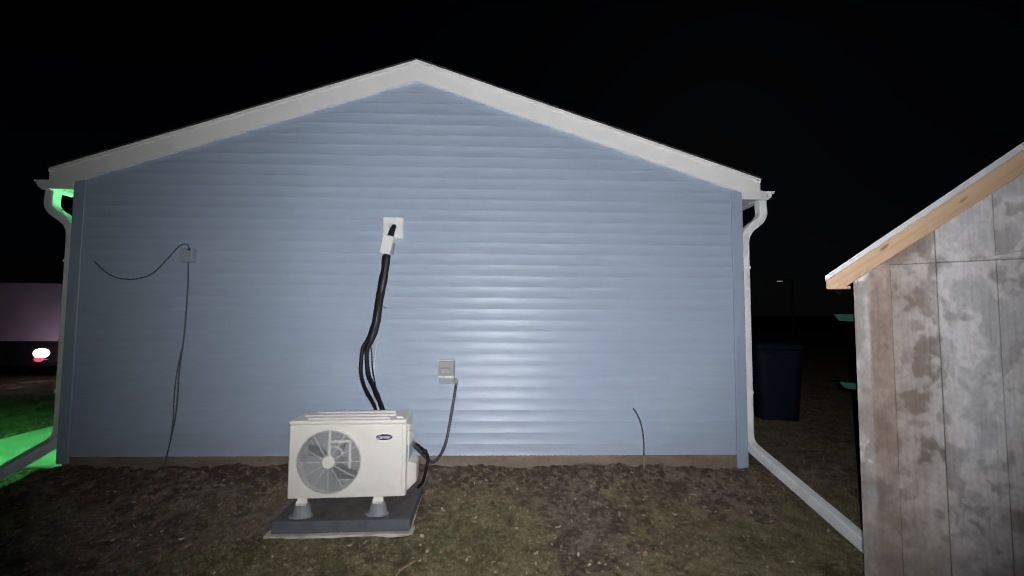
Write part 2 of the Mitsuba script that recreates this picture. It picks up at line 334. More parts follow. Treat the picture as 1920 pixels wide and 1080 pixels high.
# rake boards: white wrapped fascia with a boxed return at each eave, drip edge above
EL, ER, EZB = -4.062, 2.480, 2.379
for s in (-1, 1):
    xe, xw = (EL, XL + 0.001) if s < 0 else (ER, XR - 0.001)
    zt = AT - 0.034 - SL * abs(xe - AX)
    poly = [(AX, AT - 0.034), (xe, zt), (xe, EZB), (xw, EZB), (xw, float(rake_low(xw)) + 0.005), (AX, AW)]
    q = put(G + '__rake_board', prism(poly, -0.034, 0.0), 'white_trim')
    t = 0.032
    dp = [(AX, AT - 0.036), (xe + s * 0.004, AT - 0.036 - SL * abs(xe + s * 0.004 - AX)), (xe + s * 0.004, AT - 0.036 + t - SL * abs(xe + s * 0.004 - AX)), (AX, AT - 0.036 + t)]
    put(q + '__drip_edge', prism(dp, -0.044, 0.02), 'white_trim')
    bead = [(a, b - 0.006) for a, b in dp[:2]] + [(dp[1][0], dp[1][1] - 0.001), (AX, dp[0][1] - 0.001)]
    # eave soffit, eave fascia, gutter
    xa, xb = sorted((xe - s * 0.004, xw - s * 0.0))
    sf = [box(xa, xb, 0.004 + j * 0.30, 0.004 + j * 0.30 + 0.294, EZB + 0.004, EZB + 0.014) for j in range(23)]
    for m_ in sf[:6]: put(G + '__soffit_panel', m_, 'soffit_grey')
    put(G + '__soffit', cat(sf[6:]), 'soffit_grey')
    put(G + '__eave_fascia', box(*sorted((xe - s * 0.018, xe)), 0.001, 7.0, EZB + 0.016, zt), 'white_trim')
    gx = xe + s * 0.002
    gp = [(gx, 2.465), (gx, 2.382), (gx + s * 0.085, 2.382), (gx + s * 0.118, 2.412), (gx + s * 0.126, 2.439), (gx + s * 0.148, 2.449), (gx + s * 0.150, 2.465)]
    shell = []
    for (a, b) in zip(gp, gp[1:]):
        a, b = np.array(a), np.array(b); nn = np.array([-(b - a)[1], (b - a)[0]]); nn = nn / np.linalg.norm(nn) * 0.0015
        shell.append(prism([a - nn, b - nn, b + nn, a + nn], -0.012, 7.0))
    q = put(G + '__gutter', cat(shell), 'gutter_white', label='white gutter at the %s eave' % ('left' if s < 0 else 'right'))
    put(q + '__end_cap', prism([(a, b) for a, b in gp], -0.0155, -0.0125), 'gutter_white')
# roof
for s in (-1, 1):
    xe = (EL if s < 0 else ER) + s * 0.012
    rows, z_of = [], lambda x: AT + 0.001 - SL * abs(x - AX)
    nrow = 22
    for j in range(nrow):
        a = AX + (xe - AX) * j / nrow; b = AX + (xe - AX) * (j + 1) / nrow
        rows.append(prism([(a, z_of(a)), (b, z_of(b)), (b, z_of(b) + 0.010), (a, z_of(a) + 0.006)], -0.050, 7.2))
    put(G + '__roof_slope', cat(rows), 'shingle', label='dark shingles seen only as an edge above the white rake board')
# downspouts
sec = rrect(0.038, 0.047, 0.012, 4)
for s, xg, xd, name in ((-1, -4.108, -3.899, 'left'), (1, 2.535, 2.356, 'right')):
    yc = 0.062
    zl = 0.075 if s > 0 else 0.135
    end = (xd + 0.065, -1.42, -0.262) if s > 0 else (xd - 0.04, -1.30, -0.27)
    path = rounded_path([(xg, yc, 2.383), (xg + s * 0.012, yc, 2.215), (xd, yc, 2.07), (xd, yc, zl), end], 0.11, 8)
    q = put(G + '__downspout', sweep(path, sec, [1, 0, 0]), 'gutter_white', smooth=40, label='white downspout at the %s corner with its outlet pipe running out over the soil' % name)
    for z in (0.55, 1.72):
        put(q + '__strap', box(xd - 0.041, xd + 0.041, yc - 0.0495, yc + 0.0495, z, z + 0.025), 'gutter_white')

# ------------------------------------------------------------------ wall fittings
k_ = thing('wall_plate', 'square white plate high on the siding where the black pipes leave the wall', 'wall plate')
pl = to_man(chamfer_box(-1.064, -0.880, -0.034, -0.004, 1.962, 2.162, 0.005)) - m3.Manifold.cylinder(0.1, 0.034, 0.034, 24).rotate([90, 0, 0]).translate([-0.975, 0.02, 2.062])
put(k_ + '__plate', man(pl), 'plastic_white')
put(k_ + '__flange', man(to_man(box(-1.052, -0.892, -0.037, -0.0345, 1.974, 2.150)) - to_man(box(-1.044, -0.900, -0.05, -0.02, 1.982, 2.142))), 'plastic_white')

L = thing('line_set', 'pair of black insulated pipes running down the siding to the white outdoor unit', 'pipes')
A = [(-0.972, -0.0, 2.065), (-0.98, -0.055, 2.045), (-0.995, -0.075, 1.98), (-1.015, -0.075, 1.87), (-1.030, -0.07, 1.78), (-1.049, -0.07, 1.62), (-1.081, -0.08, 1.40), (-1.110, -0.09, 1.20), (-1.150, -0.115, 1.045), (-1.186, -0.14, 0.965), (-1.188, -0.17, 0.775), (-1.135, -0.23, 0.644), (-0.988, -0.40, 0.496), (-0.945, -0.45, 0.40), (-0.92, -0.47, 0.28)]
B = [(-0.962, 0.0, 2.085), (-0.962, -0.06, 2.055), (-0.972, -0.08, 1.98), (-0.990, -0.08, 1.87), (-1.002, -0.076, 1.78), (-1.018, -0.076, 1.62), (-1.052, -0.088, 1.40), (-1.068, -0.095, 1.20), (-1.108, -0.12, 1.045), (-1.146, -0.15, 0.955), (-1.120, -0.19, 0.758), (-1.047, -0.27, 0.651), (-0.930, -0.42, 0.500), (-0.895, -0.46, 0.40), (-0.88, -0.47, 0.28)]
def lumpy(pts, r, amp, seed, n=12, k=8):
    path = spline(pts, k); ns = meshkit.noise(np.stack([np.arange(len(path)) * 0.45, 0 * path[:, 0] + seed, 0 * path[:, 0]], -1))
    return sweep(path, [circle(r * (1 + amp * (v - 0.5)), n) for v in ns])
put(L + '__insulation_tube', lumpy(A, 0.0165, 0.25, 1), 'rubber_black', smooth=True)
put(L + '__insulation_tube', lumpy(B, 0.0205, 0.25, 2), 'rubber_black', smooth=True)
W_ = [(b[0] - 0.008 + 0.006 * math.sin(i * 2.1), b[1] - 0.027, b[2]) for i, b in enumerate(B[3:9])] + [(-1.098, -0.17, 0.93), (-1.080, -0.20, 0.80), (-1.040, -0.26, 0.69), (-0.975, -0.38, 0.55), (-0.935, -0.45, 0.44)]
put(L + '__wire', tube(W_, 0.006, 8), 'tape_black', smooth=True)
W2 = [(b[0] - 0.012 + 0.005 * math.sin(i * 1.7), b[1] - 0.0255, b[2]) for i, b in enumerate(B[5:9])]
put(L + '__wire', tube(W2, 0.0018, 6), 'box_grey', smooth=True)
put(L + '__drain_tube', tube([(-1.085, -0.045, 1.02), (-1.100, -0.05, 0.90), (-1.098, -0.09, 0.74), (-1.065, -0.19, 0.64), (-0.965, -0.42, 0.50), (-0.93, -0.46, 0.40)], 0.010, 8), 'pvc_pale', smooth=True, label='pale thin drain tube behind the black pipes')
pa, pb = spline(A, 8), spline(B, 8)
mid = (pa + pb)[(pa[:, 2] < 1.80) & (pa[:, 2] > 1.02)] / 2
wr = []
for i in range(len(mid)):
    f = i / (len(mid) - 1); e = 0.94 + 0.16 * meshkit.noise(np.array([[i * 0.8, 3.0, 0]]))[0] + (0.04 if (i // 3) % 2 else 0)
    c_ = circle(1, 16); c_[:, 0] *= (0.0365 - 0.001 * f) * e; c_[:, 1] *= 0.0255 * e; wr.append(c_)
put(L + '__tape_wrap', sweep(mid + np.array([0, -0.001, 0]), wr, [1, 0, 0]), 'tape_black', smooth=True)
for t in (0.12, 0.45, 0.8):
    c = mid[int(t * (len(mid) - 1))]
    put(L + '__tape_band', shift(xf(lathe([(0.0385, -0.011), (0.0400, -0.006), (0.0400, 0.006), (0.0385, 0.011)], 18, 1.0, 0.74), roty(0.10)), *c), 'rubber_black', smooth=60)
put(L + '__tie', tube([(-1.03, -0.10, 1.335), (-1.012, -0.105, 1.33), (-0.998, -0.10, 1.322)], 0.004, 6), 'tape_black')
C_ = thing('pipe_cover', 'tilted white plastic cover clipped round the top of the black pipes', 'pipe cover')
cv = to_man(box(-0.047, 0.047, -0.052, 0.046, -0.085, 0.085, 0.009)) - to_man(box(-0.041, 0.041, -0.046, 0.041, -0.3, 0.3))
M_ = trans(-1.0055, -0.078, 1.893) @ roty(0.20)
put(C_ + '__shell', xf(man(cv), M_), 'plastic_white', smooth=40)
put(C_ + '__side_clip', xf(box(0.0475, 0.058, -0.03, 0.046, -0.075, 0.03, 0.004), M_), 'box_grey', smooth=40)
put(C_ + '__lip', xf(man(to_man(box(-0.050, 0.050, -0.055, 0.046, 0.068, 0.080, 0.004)) - to_man(box(-0.041, 0.041, -0.046, 0.06, -0.3, 0.3))), M_), 'plastic_white')

D = thing('disconnect_box', 'small grey electrical box on the siding with a cable loop below it', 'electrical box')
put(D + '__enclosure', chamfer_box(-0.523, -0.387, -0.062, -0.004, 0.648, 0.852, 0.005), 'box_grey')
put(D + '__cover', chamfer_box(-0.527, -0.391, -0.078, -0.0625, 0.722, 0.850, 0.004), 'box_grey')
put(D + '__hood', chamfer_box(-0.531, -0.381, -0.084, -0.004, 0.8525, 0.862, 0.002), 'plastic_white')
put(D + '__sill', chamfer_box(-0.527, -0.391, -0.082, -0.0625, 0.700, 0.7215, 0.003), 'plastic_white')
fr = to_man(chamfer_box(-0.510, -0.412, -0.081, -0.0782, 0.738, 0.785, 0.001)) - to_man(box(-0.504, -0.418, -0.2, 0.0, 0.744, 0.779))
put(D + '__window_frame', man(fr), 'box_grey_dark')
put(D + '__handle', chamfer_box(-0.510, -0.412, -0.086, -0.0782, 0.788, 0.794, 0.001), 'box_grey_dark')
put(D + '__screw', shift(xf(lathe([(0.004, 0), (0.004, 0.003), (0.002, 0.004)], 10), rotx(math.pi / 2)), -0.478, -0.0822, 0.711), 'lamp_black')
put(D + '__fitting', shift(lathe([(0.017, -0.025), (0.019, -0.01), (0.019, 0.0), (0.014, 0.014)], 14), -0.372, -0.048, 0.668), 'metal', smooth=40)
put(D + '__connector', box(-0.3868, -0.366, -0.060, -0.036, 0.672, 0.695, 0.006), 'box_grey')
H = thing('conduit', 'dark flexible conduit looping from the grey box to the outdoor unit', 'conduit')
HP = [(-0.372, -0.048, 0.660), (-0.377, -0.055, 0.60), (-0.389, -0.065, 0.51), (-0.437, -0.12, 0.195), (-0.478, -0.20, 0.075), (-0.531, -0.30, 0.040), (-0.585, -0.40, 0.118), (-0.625, -0.50, 0.205), (-0.672, -0.585, 0.298)]
hp = spline(HP, 30)
put(H + '__jacket', sweep(hp, [circle(0.0135 * (1 + 0.05 * math.sin(i * 1.9)), 10) for i in range(len(hp))]), 'conduit_grey', smooth=True)
put(H + '__fitting', shift(xf(lathe([(0.018, -0.02), (0.021, 0.0), (0.016, 0.02)], 12), rotx(0.9)), -0.655, -0.56, 0.27), 'metal', smooth=40)
K = thing('drain_hose', 'short black hose hanging beside the right end of the outdoor unit', 'hose')
put(K + '__hose', tube([(-0.68, -0.60, 0.30), (-0.640, -0.52, 0.25), (-0.575, -0.44, 0.165), (-0.555, -0.42, 0.105), (-0.562, -0.43, 0.05), (-0.578, -0.42, -0.02), (-0.60, -0.40, -0.09), (-0.64, -0.38, -0.135)], 0.0125, 10), 'rubber_black', smooth=True)
put(K + '__hose_clamp', shift(xf(lathe([(0.019, -0.014), (0.021, 0), (0.019, 0.014)], 14), roty(-0.5)), -0.578, -0.443, 0.168), 'tape_black', smooth=40)

J = thing('junction_box', 'small dim grey box with thin dark wires on the left part of the siding', 'junction box')
put(J + '__body', chamfer_box(-2.838, -2.742, -0.072, -0.004, 1.722, 1.848, 0.006), 'box_blue_grey')
put(J + '__lid', chamfer_box(-2.842, -2.738, -0.080, -0.0725, 1.734, 1.844, 0.003), 'box_blue_grey')
put(J + '__knockout', shift(xf(lathe([(0.012, 0), (0.012, 0.006)], 12), rotx(math.pi / 2)), -2.762, -0.0805, 1.834), 'lamp_black')
N_ = thing('loose_wire', 'thin dark wire sagging from the small grey box towards the left corner', 'wire')
put(N_ + '__wire', tube([(-2.775, -0.06, 1.842), (-2.785, -0.06, 1.872), (-2.81, -0.055, 1.886), (-2.845, -0.05, 1.884), (-2.885, -0.05, 1.852), (-2.955, -0.045, 1.775), (-3.035, -0.045, 1.68), (-3.115, -0.04, 1.61), (-3.21, -0.04, 1.576), (-3.315, -0.035, 1.564), (-3.43, -0.035, 1.584), (-3.53, -0.03, 1.638), (-3.63, -0.025, 1.725)], 0.0052, 7), 'wire_dark', smooth=True)
N2 = thing('loose_wire', 'thin dark wire hanging straight down from the small grey box to the soil', 'wire')
put(N2 + '__wire', tube([(-2.785, -0.05, 1.73), (-2.779, -0.05, 1.491), (-2.788, -0.05, 1.11), (-2.805, -0.05, 0.898), (-2.816, -0.05, 0.734), (-2.820, -0.05, 0.547), (-2.829, -0.05, 0.362), (-2.853, -0.05, 0.20), (-2.889, -0.05, 0.003), (-2.905, -0.06, -0.12)], 0.0066, 7), 'wire_dark', smooth=True)
put(N2 + '__strand', tube([(-2.800, -0.055, 0.95), (-2.832, -0.055, 0.734), (-2.845, -0.055, 0.525), (-2.844, -0.055, 0.317), (-2.862, -0.055, 0.14)], 0.0052, 6), 'wire_dark', smooth=True)
S_ = thing('cable_stub', 'thin bent cable sticking up out of the soil near the right of the wall', 'cable')
put(S_ + '__cable', tube([(1.333, -0.05, -0.20), (1.330, -0.05, -0.05), (1.331, -0.05, 0.12), (1.322, -0.05, 0.22), (1.300, -0.052, 0.31), (1.268, -0.055, 0.38), (1.235, -0.06, 0.43)], 0.0065, 8), 'conduit_grey', smooth=True)
put(S_ + '__sleeve', tube([(1.331, -0.05, -0.22), (1.330, -0.05, -0.09), (1.3302, -0.05, 0.005)], 0.0095, 8), 'leaf_tan', smooth=True)

# ------------------------------------------------------------------ outdoor unit
AW_, AH, AD = 0.814, 0.544, 0.331
MA = trans(-1.468, -0.864, -0.0316) @ rotz(0.0497)
U = thing('outdoor_unit', 'white outdoor heat pump unit with a round fan grille in front of the wall', 'air conditioner')
def acp(name, mesh, m, smooth=False, parent=U, **kw): return put(parent + '__' + name, xf(mesh, MA), m, smooth=smooth, **kw)
FX, FZ, FR = 0.280, 0.254, 0.226
def front_prism(poly, y0, y1): return prism(poly, y0, y1)
# front panel with the fan opening, slightly bowed sides
cab = to_man(box(0.0, AW_, 0.0, AD, 0.0, 0.512, 0.012))
cab = cab - m3.Manifold.cylinder(0.14, FR, FR, 72).rotate([-90, 0, 0]).translate([FX, -0.02, FZ]) - to_man(box(0.03, 0.58, 0.115, AD - 0.03, 0.02, 0.49))
acp('cabinet', man(cab), 'ac_paint', smooth=35)
lip = to_man(box(-0.003, AW_ + 0.003, -0.004, AD + 0.003, 0.5125, 0.544, 0.010))
acp('top_panel', man(lip), 'ac_grey' if False else 'ac_paint', smooth=35)
top = U + '__top_panel'
def rib(x0, x1, y0, y1):
    h = 0.0095
    P = [(x0, y0, 0.5435), (x1, y0, 0.5435), (x1, y1, 0.5435), (x0, y1, 0.5435)]
    c = 0.002
    Q = [(x0 + c, y0 + c, 0.5435 + h), (x1 - c, y0 + c, 0.5435 + h), (x1 - c, y1 - c, 0.5435 + h), (x0 + c, y1 - c, 0.5435 + h)]
    return trimesh.convex.convex_hull(np.array(P + Q))
acp('rib', rib(0.115, 0.690, 0.035, 0.085), 'ac_paint', parent=top)
acp('rib', rib(0.060, 0.720, 0.125, 0.185), 'ac_paint', parent=top)
acp('rib', rib(0.115, 0.700, 0.225, 0.275), 'ac_paint', parent=top)
acp('rib', rib(0.735, 0.785, 0.045, 0.075), 'ac_paint', parent=top)
# raised right hand edge strip of the front, corner column
acp('corner_column', box(AW_ - 0.030, AW_ + 0.004, -0.003, 0.05, 0.004, 0.5095, 0.008), 'ac_paint', smooth=35)
# bezel ring and an embossed arc outside it
def ring(r0, r1, y0, y1, n=72):
    a = m3.Manifold.cylinder(y1 - y0, r1, r1, n) - m3.Manifold.cylinder(4 * (y1 - y0), r0, r0, n).translate([0, 0, -(y1 - y0)])
    return man(a.rotate([-90, 0, 0]).translate([FX, y0, FZ]))
acp('bezel', ring(FR - 0.004, FR + 0.011, -0.007, 0.004), 'ac_paint', smooth=35)
arc = []
for a0, a1 in ((118, 188), (292, 352)):
    th = np.radians(np.linspace(a0, a1, 24)); arc.append(sweep(np.stack([FX + 0.247 * np.cos(th), 0 * th + 0.0005, FZ + 0.247 * np.sin(th)], 1), circle(0.0022, 6)))
acp('embossed_arc', cat(arc), 'ac_paint', smooth=True)
gr = acp('grille', ring(FR - 0.012, FR - 0.0045, -0.004, 0.006), 'grille_grey', smooth=35)
def torus(r, w, n=72, m=6):
    th = np.linspace(0, 2 * np.pi, n, endpoint=False); ph = np.linspace(0, 2 * np.pi, m, endpoint=False)
    V = [(FX + (r + w * math.cos(q)) * math.cos(t), -0.003 - 0.010 * (1 - (r / FR) ** 2) + w * math.sin(q), FZ + (r + w * math.cos(q)) * math.sin(t)) for t in th for q in ph]
    Fc = []
    for i in range(n):
        for j in range(m):
            a, b, c, d = i * m + j, i * m + (j + 1) % m, ((i + 1) % n) * m + (j + 1) % m, ((i + 1) % n) * m + j
            Fc += [[a, b, c], [a, c, d]]
    return tm(V, Fc)
acp('wire_rings', cat([torus(r, 0.00145) for r in np.arange(0.052, FR - 0.010, 0.0072)]), 'grille_grey', smooth=True, parent=gr)
labels[gr + '__wire_rings'] = {'kind': 'stuff', 'label': 'fine concentric wires of the fan grille'}
for i in range(12):
    t = math.radians(30 * i)
    p = [(FX + r * math.cos(t), -0.0062 - 0.010 * (1 - (r / FR) ** 2), FZ + r * math.sin(t)) for r in np.linspace(0.03, FR - 0.006, 8)]
    acp('spoke', sweep(np.array(p), circle(0.0026 if i != 3 else 0.0048, 6)), 'spoke_grey', smooth=True, parent=gr)
acp('hub_cap', shift(xf(lathe([(0.044, 0.0), (0.044, 0.006), (0.040, 0.010), (0.0, 0.0125)], 28), rotx(math.pi / 2)), FX, -0.010, FZ), 'ac_paint', smooth=30, parent=gr)
# shroud, fan, motor bracket and coil inside
acp('shroud', man((m3.Manifold.cylinder(0.10, FR + 0.004, FR + 0.02, 48) - m3.Manifold.cylinder(0.3, FR + 0.0005, FR + 0.0005, 48).translate([0, 0, -0.05])).rotate([-90, 0, 0]).translate([FX, 0.015, FZ])), 'fan_grey', smooth=35)
fan = acp('fan', shift(xf(lathe([(0.05, -0.03), (0.055, 0.02), (0.045, 0.035)], 24), rotx(math.pi / 2)), FX, 0.065, FZ), 'fan_grey', smooth=35)
for b in range(3):
    V, Fc = [], []
    na, nr = 14, 8
    base = math.radians((82, 218, -4)[b])
    for i in range(na + 1):
        for j in range(nr + 1):
            u, v = i / na, j / nr
            r = 0.05 + v * (0.165 - 0.02 * abs(u - 0.5))
            th = base + math.radians((84, 118, 78)[b]) * (u - 0.5) * (0.75 + 0.35 * v) + 0.35 * v
            V.append((FX + r * math.cos(th), 0.062 - 0.045 * (u - 0.5) + 0.02 * v * (u - 0.5), FZ + r * math.sin(th)))
    n1 = (na + 1) * (nr + 1); V += [(x, y + 0.003, z) for x, y, z in V]
    for i in range(na):
        for j in range(nr):
            a = i * (nr + 1) + j; q = [a, a + 1, a + nr + 2, a + nr + 1]
            Fc += [[q[0], q[1], q[2]], [q[0], q[2], q[3]], [q[0] + n1, q[2] + n1, q[1] + n1], [q[0] + n1, q[3] + n1, q[2] + n1]]
    acp('blade', tm(V, Fc), 'fan_grey', smooth=60, parent=fan)
mb = [box(FX - 0.008, FX + 0.008, 0.004, 0.012, FZ + 0.03, 0.478), box(FX + 0.009, FX + 0.150, 0.004, 0.012, FZ + 0.130, FZ + 0.146), box(FX + 0.134, FX + 0.150, 0.004, 0.012, FZ - 0.05, FZ + 0.129), tube([(FX + 0.01, 0.008, FZ + 0.10), (FX + 0.05, 0.008, FZ + 0.098), (FX + 0.08, 0.008, FZ + 0.075), (FX + 0.09, 0.008, FZ + 0.04)], 0.005)]
acp('motor_bracket', cat(mb), 'ac_paint')
acp('motor', shift(xf(lathe([(0.05, -0.03), (0.06, -0.02), (0.06, 0.03), (0.05, 0.04)], 24), rotx(math.pi / 2)), FX, 0.17, FZ), 'ac_dark', smooth=35)
acp('coil', cat([box(0.035 + 0.009 * i, 0.041 + 0.009 * i, AD - 0.045, AD - 0.033, 0.03, 0.48) for i in range(60)] + [box(0.032, 0.578, AD - 0.0328, AD - 0.0305, 0.025, 0.485)]), 'ac_dark')
# brand badge: navy oval, white rim, white slanted lettering
bx, bz = 0.660, 0.4215
bd = U + '__badge'
def oval(a, b, y0, y1, n=40):
    th = np.linspace(0, 2 * np.pi, n, endpoint=False); return prism(list(zip(bx + a * np.cos(th), bz + b * np.sin(th))), y0, y1)
acp('badge', oval(0.062, 0.0245, -0.004, 0.001), 'badge_white')
acp('field', oval(0.0585, 0.0210, -0.0055, -0.0041), 'badge_navy', parent=bd)
txt = meshkit.text_mesh('Carrier', 0.0205, 0.001, bold=True)
v = txt.vertices.copy(); v[:, 0] += 0.28 * v[:, 1]; w = v[:, 0].max() - v[:, 0].min(); sc_ = 0.094 / w
v[:, 0] = (v[:, 0] - v[:, 0].min()) * sc_ - 0.047; v[:, 1] -= 0.0100
txt.vertices = np.stack([bx + v[:, 0], -0.0058 - v[:, 2], bz + v[:, 1]], 1)
acp('lettering', txt, 'badge_white', parent=bd, label='white slanted lettering reading Carrier')
# right end: handle recess, pipe bulge, service cover
acp('handle', man(m3.Manifold.batch_hull([m3.Manifold.sphere(0.012, 10).translate(q) for q in ((AW_ + 0.006, 0.07, 0.486), (AW_ + 0.006, 0.07, 0.452), (AW_ + 0.022, 0.12, 0.474), (AW_ + 0.020, 0.12, 0.448), (AW_, 0.16, 0.46))])), 'ac_paint', smooth=40)
acp('pipe_guard', man(m3.Manifold.batch_hull([m3.Manifold.sphere(0.014, 10).translate(q) for q in ((AW_ + 0.004, 0.09, 0.425), (AW_ + 0.004, 0.09, 0.345), (AW_ + 0.024, 0.15, 0.410), (AW_ + 0.024, 0.15, 0.385), (AW_ + 0.014, 0.15, 0.345), (AW_, 0.22, 0.40))])), 'ac_paint', smooth=40)
acp('valve_plate', box(AW_ + 0.0005, AW_ + 0.012, 0.09, 0.27, 0.225, 0.335, 0.004), 'ac_grey', smooth=40)
acp('service_cover', man(m3.Manifold.batch_hull([m3.Manifold.sphere(0.007, 8).translate(q) for q in ((AW_ + 0.002, 0.085, 0.215), (AW_ + 0.002, 0.085, 0.022), (AW_ + 0.056, 0.125, 0.185), (AW_ + 0.056, 0.125, 0.062), (AW_ + 0.056, 0.25, 0.185), (AW_ + 0.056, 0.25, 0.062), (AW_ + 0.002, 0.29, 0.225), (AW_ + 0.002, 0.29, 0.02))])), 'ac_paint', smooth=40)
for x in (0.103, 0.627):
    foot = man(m3.Manifold.batch_hull([m3.Manifold.cylinder(0.003, r, r, 14).translate([a, b, -0.0315]) for a, b, r in ((x - 0.024, -0.018, 0.01), (x + 0.024, -0.018, 0.01), (x - 0.028, 0.02, 0.01), (x + 0.028, 0.02, 0.01))]))
    foot = to_man(foot) - m3.Manifold.cylinder(0.02, 0.006, 0.006, 10).scale([1.9, 1, 1]).translate([x, -0.008, -0.04])
    br = acp('foot', cat([man(foot), box(x - 0.034, x + 0.034, 0.006, 0.009, -0.0285, 0.01), box(x - 0.036, x - 0.033, -0.012, 0.009, -0.0285, -0.012), box(x + 0.033, x + 0.036, -0.012, 0.009, -0.0285, -0.012)]), 'ac_paint')
    acp('foot', box(x - 0.034, x + 0.034, AD - 0.05, AD + 0.02, -0.0315, -0.0005), 'ac_paint')
# pad, slab and risers
MP = trans(-1.535, -0.938, 0) @ rotz(0.030)
P_ = thing('equipment_pad', 'dark grey pad under the outdoor unit', 'pad')
put(P_, xf(box(0, 0.935, 0, 0.68, -0.232, -0.150, 0.008), MP), 'pad_grey', smooth=40)
Q_ = thing('concrete_slab', 'thin pale concrete slab showing along the front and right edge of the dark pad', 'slab')
def slab_poly():
    pts = [(-0.035, -0.024), (0.05, -0.030), (0.20, -0.026), (0.36, -0.032), (0.5, -0.025), (0.66, -0.031), (0.8, -0.028), (0.958, -0.030), (0.966, 0.20), (0.958, 0.70), (0.4, 0.71), (-0.03, 0.70), (-0.03, 0.08), (-0.036, 0.05)]
    return sg.Polygon(pts)
sl = trimesh.creation.extrude_polygon(slab_poly(), 0.08, engine='earcut'); sl.apply_translation([0, 0, -0.313])
put(Q_, xf(sl, MP), 'concrete_pale')
for lx, ly, lab in ((0.103, 0.012, 'grey plastic riser under the left front foot of the outdoor unit'), (0.627, 0.012, 'grey plastic riser under the right front foot of the outdoor unit'), (0.103, 0.335, 'grey plastic riser under the left rear foot of the outdoor unit'), (0.627, 0.335, 'grey plastic riser under the right rear foot of the outdoor unit')):
    R_ = thing('riser', lab, 'riser', 'risers carrying the outdoor unit')
    c = (MA @ np.array([lx, ly, 0, 1]))[:3]
    put(R_ + '__cone', shift(lathe([(0.068, -0.1425), (0.063, -0.132), (0.052, -0.072), (0.046, -0.0655), (0.0, -0.0655)], 24, 1.0, 0.80), c[0], c[1], 0), 'riser_grey', smooth=40)
    if ly > 0.1: continue
    put(R_ + '__skirt', shift(lathe([(0.086, -0.1495), (0.080, -0.147), (0.072, -0.142), (0.067, -0.136)], 24, 1.0, 0.66), c[0] - 0.006, c[1], 0), 'riser_grey', smooth=40)

# ------------------------------------------------------------------ weathered shed
PHI = math.radians(40)
P0 = np.array([1.911, -1.782, 0.0])
td, nd = np.array([math.cos(PHI), -math.sin(PHI), 0]), np.array([math.sin(PHI), math.cos(PHI), 0])   # along the gable face, into the shed
MS = np.eye(4); MS[:3, 0], MS[:3, 1], MS[:3, 2], MS[:3, 3] = td, nd, [0, 0, 1], P0
SH = thing('shed', 'low weathered board shed with a new pine rake board at the right edge', 'shed')
def shp(name, mesh, m, smooth=False, parent=SH, **kw): return put(parent + '__' + name, xf(mesh, MS), m, smooth=smooth, **kw)
ZB, RS, RW = -0.50, 0.754, 1.80              # bottom, roof slope, width
def under(s): return 1.475 + RS * (s if s < RW / 2 else RW - s)          # underside of the rake board
S_KNOT = (0.126, 1.535, 0.419, 1.515)
mat('pine', proc(pine_col), rough=0.65, spec=0.3)
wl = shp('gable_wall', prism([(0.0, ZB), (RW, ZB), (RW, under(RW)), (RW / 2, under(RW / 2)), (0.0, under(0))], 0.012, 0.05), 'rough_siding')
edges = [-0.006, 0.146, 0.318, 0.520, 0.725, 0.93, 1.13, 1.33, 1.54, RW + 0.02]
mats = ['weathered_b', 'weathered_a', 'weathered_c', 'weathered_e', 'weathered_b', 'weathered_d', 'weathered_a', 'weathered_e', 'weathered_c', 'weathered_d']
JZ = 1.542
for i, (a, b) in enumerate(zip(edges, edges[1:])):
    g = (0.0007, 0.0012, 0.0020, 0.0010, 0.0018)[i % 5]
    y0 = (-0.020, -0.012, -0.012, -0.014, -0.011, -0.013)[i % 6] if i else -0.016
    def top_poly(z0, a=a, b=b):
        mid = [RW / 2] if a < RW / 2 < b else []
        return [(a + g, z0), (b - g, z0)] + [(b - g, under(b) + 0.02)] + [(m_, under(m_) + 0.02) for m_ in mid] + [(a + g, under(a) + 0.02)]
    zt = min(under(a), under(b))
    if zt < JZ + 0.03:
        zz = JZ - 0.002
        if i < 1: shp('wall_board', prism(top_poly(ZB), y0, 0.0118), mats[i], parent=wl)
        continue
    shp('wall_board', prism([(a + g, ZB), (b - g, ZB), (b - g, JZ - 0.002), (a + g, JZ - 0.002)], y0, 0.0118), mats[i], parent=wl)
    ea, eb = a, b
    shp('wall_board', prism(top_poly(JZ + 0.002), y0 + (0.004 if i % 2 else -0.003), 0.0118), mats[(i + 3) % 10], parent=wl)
# torn strip above the joint near the frame edge
shp('batten', man(m3.Manifold.batch_hull([m3.Manifold.sphere(r, 8).translate(q) for q, r in (((0.475, -0.022, JZ + 0.008), 0.006), ((0.60, -0.026, JZ + 0.030), 0.008), ((0.76, -0.028, JZ + 0.050), 0.010), ((0.76, -0.026, JZ + 0.015), 0.008))])), 'weathered_d', smooth=40, parent=wl)
# side walls, back
for s0, s1 in ((-0.004, 0.04), (RW - 0.03, RW + 0.014)):
    sw = shp('side_wall', box(s0 + 0.012, s1 - 0.012, 0.052, 1.9, ZB, under(0) - 0.01), 'rough_siding')
    for j in range(10):
        shp('wall_board', box(s0 if s0 < 0 else s1 - 0.012, (s0 + 0.0115) if s0 < 0 else s1, 0.053 + j * 0.18, 0.053 + j * 0.18 + 0.177, ZB, under(0) - 0.01), mats[(j * 3 + 1) % 10], parent=sw)
shp('back_wall', prism([(0.0, ZB), (RW, ZB), (RW, under(RW)), (RW / 2, under(RW / 2)), (0.0, under(0))], 1.85, 1.9), 'rough_siding')
